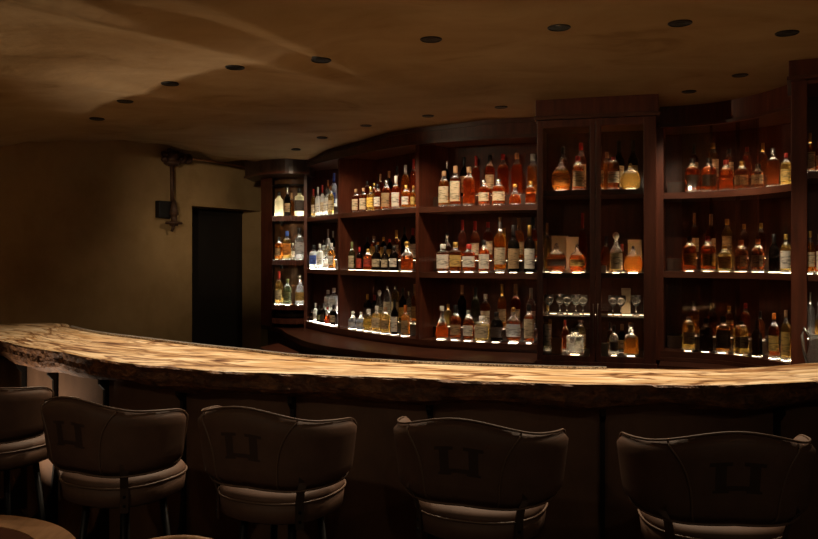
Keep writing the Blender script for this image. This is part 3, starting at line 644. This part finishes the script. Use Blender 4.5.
# pitcher on the back counter
c=at(823,3.83); m=MB(); c=sp(.125,-.088); m.prism([sp(.01,-.165),sp(.40,-.165),sp(.40,-.006),sp(.01,-.006)],.0,.868); 
tag(m.build('service_counter','wooddark'),'dark low service counter under the glass pitcher at right edge','counter')
pt=tag(empty('glass_pitcher',(c.x,c.y,.869)),'shiny clear glass pitcher with curved handle at the right picture edge','pitcher')
m=MB(); m.lathe([(.05,0),(.056,.01),(.06,.10),(.055,.2),(.045,.26),(.05,.3),(.046,.3),(.041,.26),(.051,.2),(.056,.10),(.05,.02),(.01,.015)],n=24); m.build('pitcher_body','Ln',pt,True)
m=MB(); m.tube([(-.048,0,.29),(-.075,0,.335),(-.085,0,.30),(-.075,0,.22),(-.056,0,.15)],.008,8); m.build('pitcher_handle','Csilver',pt,True)

# ------------------------------------------------------------------ bar counter with live edge slab
far=[(-3.42,5.55),(-2.88,5.64),(-2.50,5.72),(-2.28,5.42),(-1.93,5.0),(-1.50,4.62),(-1.12,4.3),(-.80,4.06),(-.52,3.84),(-.04,3.62),(.4,3.49),(.81,3.41),(1.25,3.40),(1.50,3.45),(1.85,3.60),(2.2,3.61),(3.0,3.42)]
near=[(-3.5,4.9),(-2.9,4.78),(-2.42,4.62),(-2.05,4.26),(-1.70,3.95),(-1.40,3.71),(-1.10,3.50),(-.82,3.35),(-.49,3.26),(-.03,3.15),(.29,3.06),(.72,2.99),(1.05,2.97),(1.26,3.0),(1.57,3.07),(2.0,3.15),(2.75,2.98)]
farc=cm(far,14); nearc=cm(near,14); BT=1.07
bar=tag(empty('bar_counter'),'long curved bar counter with pale live-edge wooden slab on dark panelled front','bar counter')
def slab():
    n=len(farc); v=[];f=[];uv=[];fm=[]
    L=0; prev=None; ntop=12
    edge=[(0,0),(.004,-.008),(-.004,-.034),(.006,-.058),(-.006,-.08),(-.045,-.104)]
    rows_=[]
    for i in range(n):
        a,b=nearc[i],farc[i]
        if prev is not None: L+=(a-prev).length
        prev=a; d=(b-a).normalized(); w=(b-a).length
        # natural wobble of the live edge
        wob=(.030+.02*(L<3))*noise.noise((L*2.1,1.7,0))+.018*noise.noise((L*6.3,4.2,0))+.010*noise.noise((L*17,9,0))
        r=[]
        for k in reversed(range(len(edge))):
            o,z=edge[k]; jz=1+.35*noise.noise((L*3.1,k*.3,5)); jo=.014*noise.noise((L*7,k*1.3,2))*(k>0)+.012*noise.noise((L*19,k*2.3,7))*(k>0)
            if k==len(edge)-1: o-=.02
            p=a+d*(wob-o-jo); r.append((p.x,p.y,BT+z*jz,L,-.0-abs(z)))
        for k in range(1,ntop+1):
            p=(a+d*wob).lerp(b,k/ntop); zz=BT+.002*noise.noise((p.x*4,p.y*4,0))
            r.append((p.x,p.y,zz,L,w*k/ntop))
        p=b-d*.0; r.append((p.x,p.y,BT-.075,L,w+.07)); r.append((a.x+d.x*.09,a.y+d.y*.09,BT-.086,L,w+.5))
        rows_.append(r)
    m_=len(rows_[0])
    for r in rows_:
        for q in r: v.append(q[:3]); uv.append((q[3],q[4]))
    for i in range(n-1):
        for k in range(m_):
            k2=(k+1)%m_; f.append((i*m_+k,(i+1)*m_+k,(i+1)*m_+k2,i*m_+k2)); fm.append(1 if (k<5 or k>=5+12) else 0)
    f.append(tuple(range(m_))[::-1]); fm.append(1); f.append(tuple(range((n-1)*m_,n*m_))); fm.append(1)
    f=[q[::-1] for q in f]
    o=ob('slab_top',v,f,['slab','bark'],bar,False,fm,uv)
    o.data.polygons.foreach_set('use_smooth',[x==0 for x in fm])
    return o
sl=slab()
fc=[a+(b-a).normalized()*.16 for a,b in zip(nearc,farc)]          # bar front line
fb=[a.lerp(b,.92) for a,b in zip(nearc,farc)]
posts=[-60,26,57,108,185,294,431,602,775,930]
def fcx(px): return hit(fc,px)
for p0,p1 in zip(posts,posts[1:]):
    s=seg(fc,p0+1.2,p1-1.2)
    m=MB(); m.strip(s,off(s,.03),.10,.985); m.build('front_panel','panel',bar)
m=MB(); m.strip(off(fc,.032),off(fc,.05),.02,.985); m.build('inner_carcass','wooddark',bar)
m=MB(); m.strip(off(fc,.05),[q for q in fb],.30,.33); m.build('under_shelf','wooddark',bar)
m=MB(); m.strip(fb,off(fb,.02),.0,.99); m.build('rear_panel','wooddark',bar)
m=MB(); m.strip(off(fc,-.01),off(fc,.03),.0,.10); m.build('kickboard','wooddark',bar)
for px in posts[1:-1]:
    a,t=fcx(px); n=Vector((t.y,-t.x))   # toward room
    m=MB(); w=.009
    prof=[(0,.982),(.05,.982),(.05,.93),(.022,.90),(.018,.45),(.03,.34),(.07,.25),(.15,.19),(.24,.165),(.24,.14),(0,.14)]
    v=[(a+n*x-t*w) for x,z in prof]; v2=[(a+n*x+t*w) for x,z in prof]; k=len(prof)
    m.add([(p.x,p.y,q[1]) for p,q in zip(v,prof)]+[(p.x,p.y,q[1]) for p,q in zip(v2,prof)],[tuple(range(k)),tuple(range(k,2*k))[::-1]]+[(i,k+i,k+(i+1)%k,(i+1)%k) for i in range(k)])
    m.build('steel_bracket','black',bar)
fr_=off(fc,-.235); m=MB(); m.tube([(p.x,p.y,.19) for p in fr_ if -60<PX(*p)<930],.018,8); m.build('foot_rail','bronze',bar,True)
# woven steel drip mat along the rear edge
s=[(a.lerp(b,.93),a.lerp(b,.985)) for a,b in zip(nearc,farc) if 72<PX(*b)<607]
m=MB(); m.strip([q[0] for q in s],[q[1] for q in s],BT+.003,BT+.011); 
tag(m.build('drip_mat','steelmesh'),'narrow woven steel drip mat along rear edge of the bar slab','mat')

# ------------------------------------------------------------------ bar stools
def stool_back_pt(u,v,o=0):
    th=u*R(100); f=1.0
    # v: 0 bottom, 1 top; outward flare to the top
    rx=.236+.022*v; ry=.205+.035*v
    au=abs(u)
    hump=.5+.5*cos(pi*min(1,au/.62))
    zt=1.024+.046*hump-.014*max(0,(au-.6)/.4)
    zb=.802+.014*max(0,(au-.38)/.62)+.006*max(0,1-au/.3)
    # rounded wing corners
    e=max(0,(au-.84)/.16); c=.034*(1-math.sqrt(max(0,1-e*e)))
    z=zb+c*1.2+(zt-c*1.1-zb-c*1.2)*v
    q=(abs(sin(th))**2.35+abs(cos(th))**2.35)**(-1/2.35)
    x=sin(th)*(rx+o)*q; y=-cos(th)*(ry+o)*q
    y+= .0
    return Vector((x,y,z))
def make_stool(label,loc,rz,first):
    root=tag(empty('bar_stool',loc,rz),label,'bar stool','suede bar stools along the bar')
    if first is not None:
        for ch in first.children:
            c=ch.copy(); C.objects.link(c); c.parent=root
            for g in ch.children:
                d=g.copy(); C.objects.link(d); d.parent=c
        return root
    NU,NV=36,8
    v=[];f=[]
    def ringpts(side):
        out=[]
        for j in range(NV+1):
            for i in range(NU+1):
                u=-1+2*i/NU; vv=j/NV
                eu=min(1,(1-abs(u))/.10); ev=min(1,min(vv,1-vv)/.16)
                puff=.024*math.sqrt(max(0,1-(1-eu)**2))*math.sqrt(max(0,1-(1-ev)**2))
                out.append(stool_back_pt(u,vv,.0+side*puff+.0))
        return out
    A=ringpts(1);B=ringpts(-1); n0=len(A); v=A+B
    for j in range(NV):
        for i in range(NU):
            a=j*(NU+1)+i; f.append((a,a+1,a+NU+2,a+NU+1)); f.append((n0+a,n0+a+NU+1,n0+a+NU+2,n0+a+1))
    bk=ob('backrest',v,f,'leather',root,True)
    w=bk.modifiers.new('w','WELD'); w.merge_threshold=.0008
    # piping round the edge and along the two seams
    per=[(u,1) for u in [-.99+1.98*i/50 for i in range(51)]]+[(.995,1-i/10) for i in range(1,10)]+[(u,0) for u in [.99-1.98*i/50 for i in range(51)]]+[(-.995,i/10) for i in range(1,10)]
    m=MB(); m.tube([stool_back_pt(u,vv,.006) for u,vv in per],.0038,6,True)
    for s in (-1,1):
        pts=[]
        for i in range(17):
            q=i/16; u=s*(.25+.15*(q**3)); pts.append(stool_back_pt(u,.02+.97*q,.0235*math.sqrt(max(0,1-(1-min(1,min(q,1-q)/.16))**2))+.001))
        m.tube(pts,.0032,6)
    m.build('piping','leatherdark',bk,True)
    # embossed letter-like emblem on the rear of the backrest
    m=MB()
    def patch(u0,u1,v0,v1,k=5):
        vs=[];fs=[]
        for j in (0,1):
            for i in range(k+1):
                vs.append(stool_back_pt(u0+(u1-u0)*i/k,v0 if j==0 else v1,.0248))
        for i in range(k): fs.append((i,i+1,k+2+i,k+1+i))
        vs2=[stool_back_pt(u0+(u1-u0)*i/k,v0 if j==0 else v1,.0235) for j in (0,1) for i in range(k+1)]
        m.add(vs,fs)
    for s in (-1,1):
        c=s*.095
        patch(c-.03,c+.03,.40,.66); patch(c-.062,c+.062,.66,.70); patch(c-.045,c+.045,.37,.40)
    patch(-.075,.075,.395,.445)
    m.build('emblem','emblem',bk)
    # seat
    m=MB(); m.lathe([(.18,.685),(.198,.695),(.204,.755)],n=40,ex=2.4); st_=m.build('seat','leather',root,True)
    m=MB(); m.lathe([(.204,.755),(.202,.77),(.19,.784),(.15,.793),(.08,.797),(.02,.798)],n=40,ex=2.4); m.build('cushion','leather',st_,True)
    m=MB(); pts=[]
    for k in range(44):
        t=2*pi*k/44; q=(abs(cos(t))**2.4+abs(sin(t))**2.4)**(-1/2.4); pts.append((.2055*q*cos(t),.2055*q*sin(t),.758))
    m.tube(pts,.0038,6,True); m.build('seat_piping','leatherdark',st_,True)
    # metal straps joining backrest and seat
    for s in (-1,1):
        u=s*.42; p1=stool_back_pt(u,.10,.0); p0=Vector((p1.x,p1.y,0)); d=Vector((p1.x,p1.y)).normalized(); t=Vector((-d.y,d.x))
        m=MB(); o0,o1=.003,.0085; 
        def q(o,k,z,base): 
            b=Vector((base[0],base[1]))+d*o+t*k; return (b.x,b.y,z)
        bs=d*.219; b1=Vector((p1.x,p1.y))+d*.022
        vs=[]
        for (b,z) in ((bs,.675),(bs,.76),(b1*.3+bs*.7,.80),(b1,.835),(b1,.87)):
            for (o,k) in ((0,-.0135),(0,.0135),(.005,.0135),(.005,-.0135)): vs.append(q(o,k,z,b))
        fs=[(0,1,2,3),(19,18,17,16)]
        for i in range(4):
            for k in range(4): fs.append((4*i+k,4*i+(k+1)%4,4*i+4+(k+1)%4,4*i+4+k))
        m.add(vs,fs)
        b=m.build('back_strap','bronze',root)
        m=MB(); 
        for z in (.70,.73): c=bs+d*.005; m.lathe([(.006,0),(.005,.003)],(c.x,c.y,z),8,axis=(d.x,d.y,0))
        m.build('screw','black',b)
    # under-frame
    m=MB(); m.lathe([(.12,.665),(.15,.672),(.15,.685)],n=24); m.build('seat_plate','black',root)
    for k in range(4):
        a=pi/4+k*pi/2; m=MB(); c,s=cos(a),sin(a)
        m.tube([(c*.13,s*.13,.67),(c*.17,s*.17,.3),(c*.215,s*.215,.012)],[.0135,.0125,.010],10); l=m.build('leg','black',root,True)
        m=MB(); m.lathe([(.013,0),(.013,.012)],(c*.215,s*.215,.0005),10); m.build('foot_cap','black',l)
    m=MB(); m.tube([(cos(2*pi*k/32)*.175,sin(2*pi*k/32)*.175,.26) for k in range(32)],.009,8,True); m.build('foot_ring','bronze',root,True)
    return root
ST=[((.234,2.58),-21,'brown suede bar stool in the middle, standing left of the steel bracket'),
    ((-1.73,3.40),-26,'brown suede bar stool cut by the left edge, half hidden by another'),
    ((-1.04,2.93),-27,'brown suede bar stool second from left, just behind the round table'),
    ((-.435,2.76),-23,'brown suede bar stool third from left, lit pale seat, large right wing'),
    ((.912,2.42),-4,'brown suede bar stool furthest right, dark emblem showing on its back')]
first=None
for (x,y),a,l in ST:
    s=make_stool(l,(x,y,0),R(a),first); first=first or s

# ------------------------------------------------------------------ foreground table and chair
tb=tag(empty('round_table',(-1.325,2.03,0)),'round wooden table with paler rim in the bottom left corner','table')
m=MB(); m.lathe([(.345,.722),(.352,.726),(.352,.748)],n=64); m.build('tabletop','woodh',tb)
v=[];f=[];n=72
pr=[(.352,.718),(.445,.718),(.452,.724),(.452,.744),(.446,.7505),(.353,.7505)]
for k in range(n):
    t=2*pi*k/n
    for r_,z in pr: v.append((cos(t)*r_,sin(t)*r_,z))
for k in range(n):
    for j in range(6): f.append((k*6+j,((k+1)%n)*6+j,((k+1)%n)*6+(j+1)%6,k*6+(j+1)%6))
ob('table_rim',v,f,'oak',tb)
m=MB(); m.lathe([(.03,.03),(.035,.1),(.03,.6),(.12,.715),(.12,.721)],n=24); m.build('pedestal','black',tb,True)
m=MB(); m.lathe([(.24,0),(.24,.015),(.04,.03)],n=32); m.build('base_plate','black',tb,True)
ch=tag(empty('wooden_chair',(-.64,2.06,0),0),'wooden chair with curved top rail, just peeking in at bottom edge','chair')
m=MB(); m.tube([(.22*sin(t),.22*cos(t)-.02,.745-.03*abs(sin(t))**2) for t in [R(-80+160*k/16) for k in range(17)]],.017,10); m.build('top_rail','oak',ch,True)
m=MB(); m.lathe([(.19,.42),(.205,.43),(.205,.45),(.18,.47),(.05,.475)],n=28); m.build('seat','leather',ch,True)
for k,(x,y,h) in enumerate(((-.17,.12,.735),(.17,.12,.735),(-.15,-.15,.42),(.15,-.15,.42))):
    m=MB(); m.tube([(x*1.08,y*1.1,0),(x,y,h)],.014,8); m.build('leg','oak',ch,True)

# ------------------------------------------------------------------ downlights
LI=[(97,113),(125,98.5),(170,84),(235,69),(321,54.5),(431,41),(559,30),(680,25),(787,35)]
LI2=[(296,147),(322,137),(366,127),(428,118),(501,110),(689,95.5),(740,80)]
LN=['tiny far','small','third','fourth','fifth','sixth','seventh','eighth','ninth']
def downlight(x,y,label,power,ang,blend,aim,col=(1,.78,.53),group=None,r=.045,rad=.03):
    z=min(CZ(x+dx,y+dy) for dx in (-.04,.04) for dy in (-.04,.04))
    e=tag(empty('downlight',(x,y,z)),label,'ceiling light',group)
    m=MB(); m.tube([(cos(2*pi*k/24)*r,sin(2*pi*k/24)*r,-.001) for k in range(24)],.0045,6,True); m.build('trim_ring','black',e,True)
    m=MB(); m.lathe([(r-.001,-.002),(r-.001,.03)],n=24); m.build('baffle','black',e)
    m=MB(); m.lathe([(r*.45,-.0035),(r*.45,-.002)],n=20); m.build('lens','black',e)
    l=bpy.data.lights.new('downlight_lamp','SPOT'); l.energy=power; l.color=col; l.spot_size=R(ang); l.spot_blend=blend; l.shadow_soft_size=rad
    o=bpy.data.objects.new('downlight_lamp',l); C.objects.link(o); o.location=(x,y,z-.04)
    d=Vector(aim)-o.location; o.rotation_euler=d.to_track_quat('-Z','Y').to_euler()
G='recessed ceiling downlights'
POW=[18,34,52,52,52,50,50,50,52]
for i,(px,py) in enumerate(LI):
    D=(2.505-EYE)*F/(HZ-py); x=(px-409)/F*D
    q,_=hit([a.lerp(b,.55) for a,b in zip(nearc,farc)],PX(x,D)); 
    downlight(x,D,ORD[i]+' dark recessed downlight from left in the row over the bar',POW[i],(105 if i<1 else 104),.9,(x,D-.12,1.07),group=G)
for i,(px,py) in enumerate(LI2):
    D=(2.49-EYE)*F/(HZ-py); x=(px-409)/F*D
    downlight(x,D,ORD[i]+' small dark downlight from left in the row before the shelves',(18 if i==0 else 22),(120 if i==0 else 95),.8,((x-.5,D+.6,.9) if i==0 else (x+.25,D+.55,1.35)),group=G,r=.038)
# added unseen lights behind the camera for fill, built like the downlights
for i,(x,y,p,aim,ang) in enumerate(((-1.0,-1.0,520,(-1.88,8.4,1.95),13),(-1.6,.1,20,(-1.1,3.6,.8),75),(.2,-.6,8,(.2,3.0,.8),75),(1.9,-.2,7,(1.2,3.0,.8),75))):
    downlight(x,y,['narrow-beam ceiling downlight behind the viewpoint, aimed at the far doorway','ceiling downlight left of and behind the viewpoint','ceiling downlight directly behind the viewpoint','ceiling downlight right of and behind the viewpoint'][i],p,ang,1,aim)
ws=tag(empty('uplighter_lamp',(-3.5,2.9,0)),'slim standing uplighter with bronze bowl, outside the left picture edge','floor lamp')  # added to rake streaks across the ceiling; no such lamp is in view
m=MB(); m.lathe([(.015,2.10),(.05,2.13),(.08,2.22),(.075,2.22),(.04,2.14)],n=20); m.build('lamp_shade','bronze',ws,True)
m=MB(); m.tube([(0,0,.02),(0,0,2.12)],.012,10); m.build('pole','bronze',ws,True)
m=MB(); m.lathe([(.15,0),(.15,.012),(.02,.03)],n=28); m.build('base','bronze',ws,True)
l=bpy.data.lights.new('uplight_lamp','SPOT'); l.energy=180; l.color=(1,.76,.48); l.spot_size=R(56); l.spot_blend=1; l.shadow_soft_size=.02
o=bpy.data.objects.new('uplight_lamp',l); C.objects.link(o); o.location=(-3.5,2.9,2.31); o.rotation_euler=(Vector((-.8,3.9,3.2))-o.location).to_track_quat('-Z','Y').to_euler()
fu=tag(empty('floor_uplight',(-2.36,3.98,0)),'small black floor uplight outside the left edge, washing the bar front panels','floor light')  # added out of frame to brighten the left bar panels from below
m=MB(); m.lathe([(.04,0),(.045,.01),(.045,.07),(.038,.07),(.036,.03)],n=20); m.build('lamp_housing','black',fu,True)
l=bpy.data.lights.new('floor_lamp','SPOT'); l.energy=70; l.color=(1,.82,.62); l.spot_size=R(60); l.spot_blend=1; l.shadow_soft_size=.02
o=bpy.data.objects.new('floor_lamp',l); C.objects.link(o); o.location=(-2.36,3.98,.09); o.rotation_euler=(Vector((-1.88,4.27,.86))-o.location).to_track_quat('-Z','Y').to_euler()
w=bpy.data.worlds.new('World'); S.world=w; w.use_nodes=True; w.node_tree.nodes['Background'].inputs[0].default_value=(.3,.2,.12,1); w.node_tree.nodes['Background'].inputs[1].default_value=.02

# ------------------------------------------------------------------ camera
cd=bpy.data.cameras.new('camera'); cam=bpy.data.objects.new('camera',cd); C.objects.link(cam)
cam.location=(0,0,EYE); cam.rotation_euler=(pi/2,0,0); cd.sensor_width=36; cd.lens=36*F/818; cd.shift_y=-(269.5-HZ)/818; cd.clip_start=.05
S.camera=cam
S.view_settings.view_transform='Standard'; S.view_settings.look='None'; S.view_settings.gamma=1; S.view_settings.exposure=.12
S.cycles.max_bounces=10; S.cycles.transmission_bounces=8; S.cycles.transparent_max_bounces=8; S.cycles.diffuse_bounces=4
S.cycles.sample_clamp_indirect=25; S.cycles.caustics_reflective=False; S.cycles.blur_glossy=.5
S.cycles.use_denoising=True
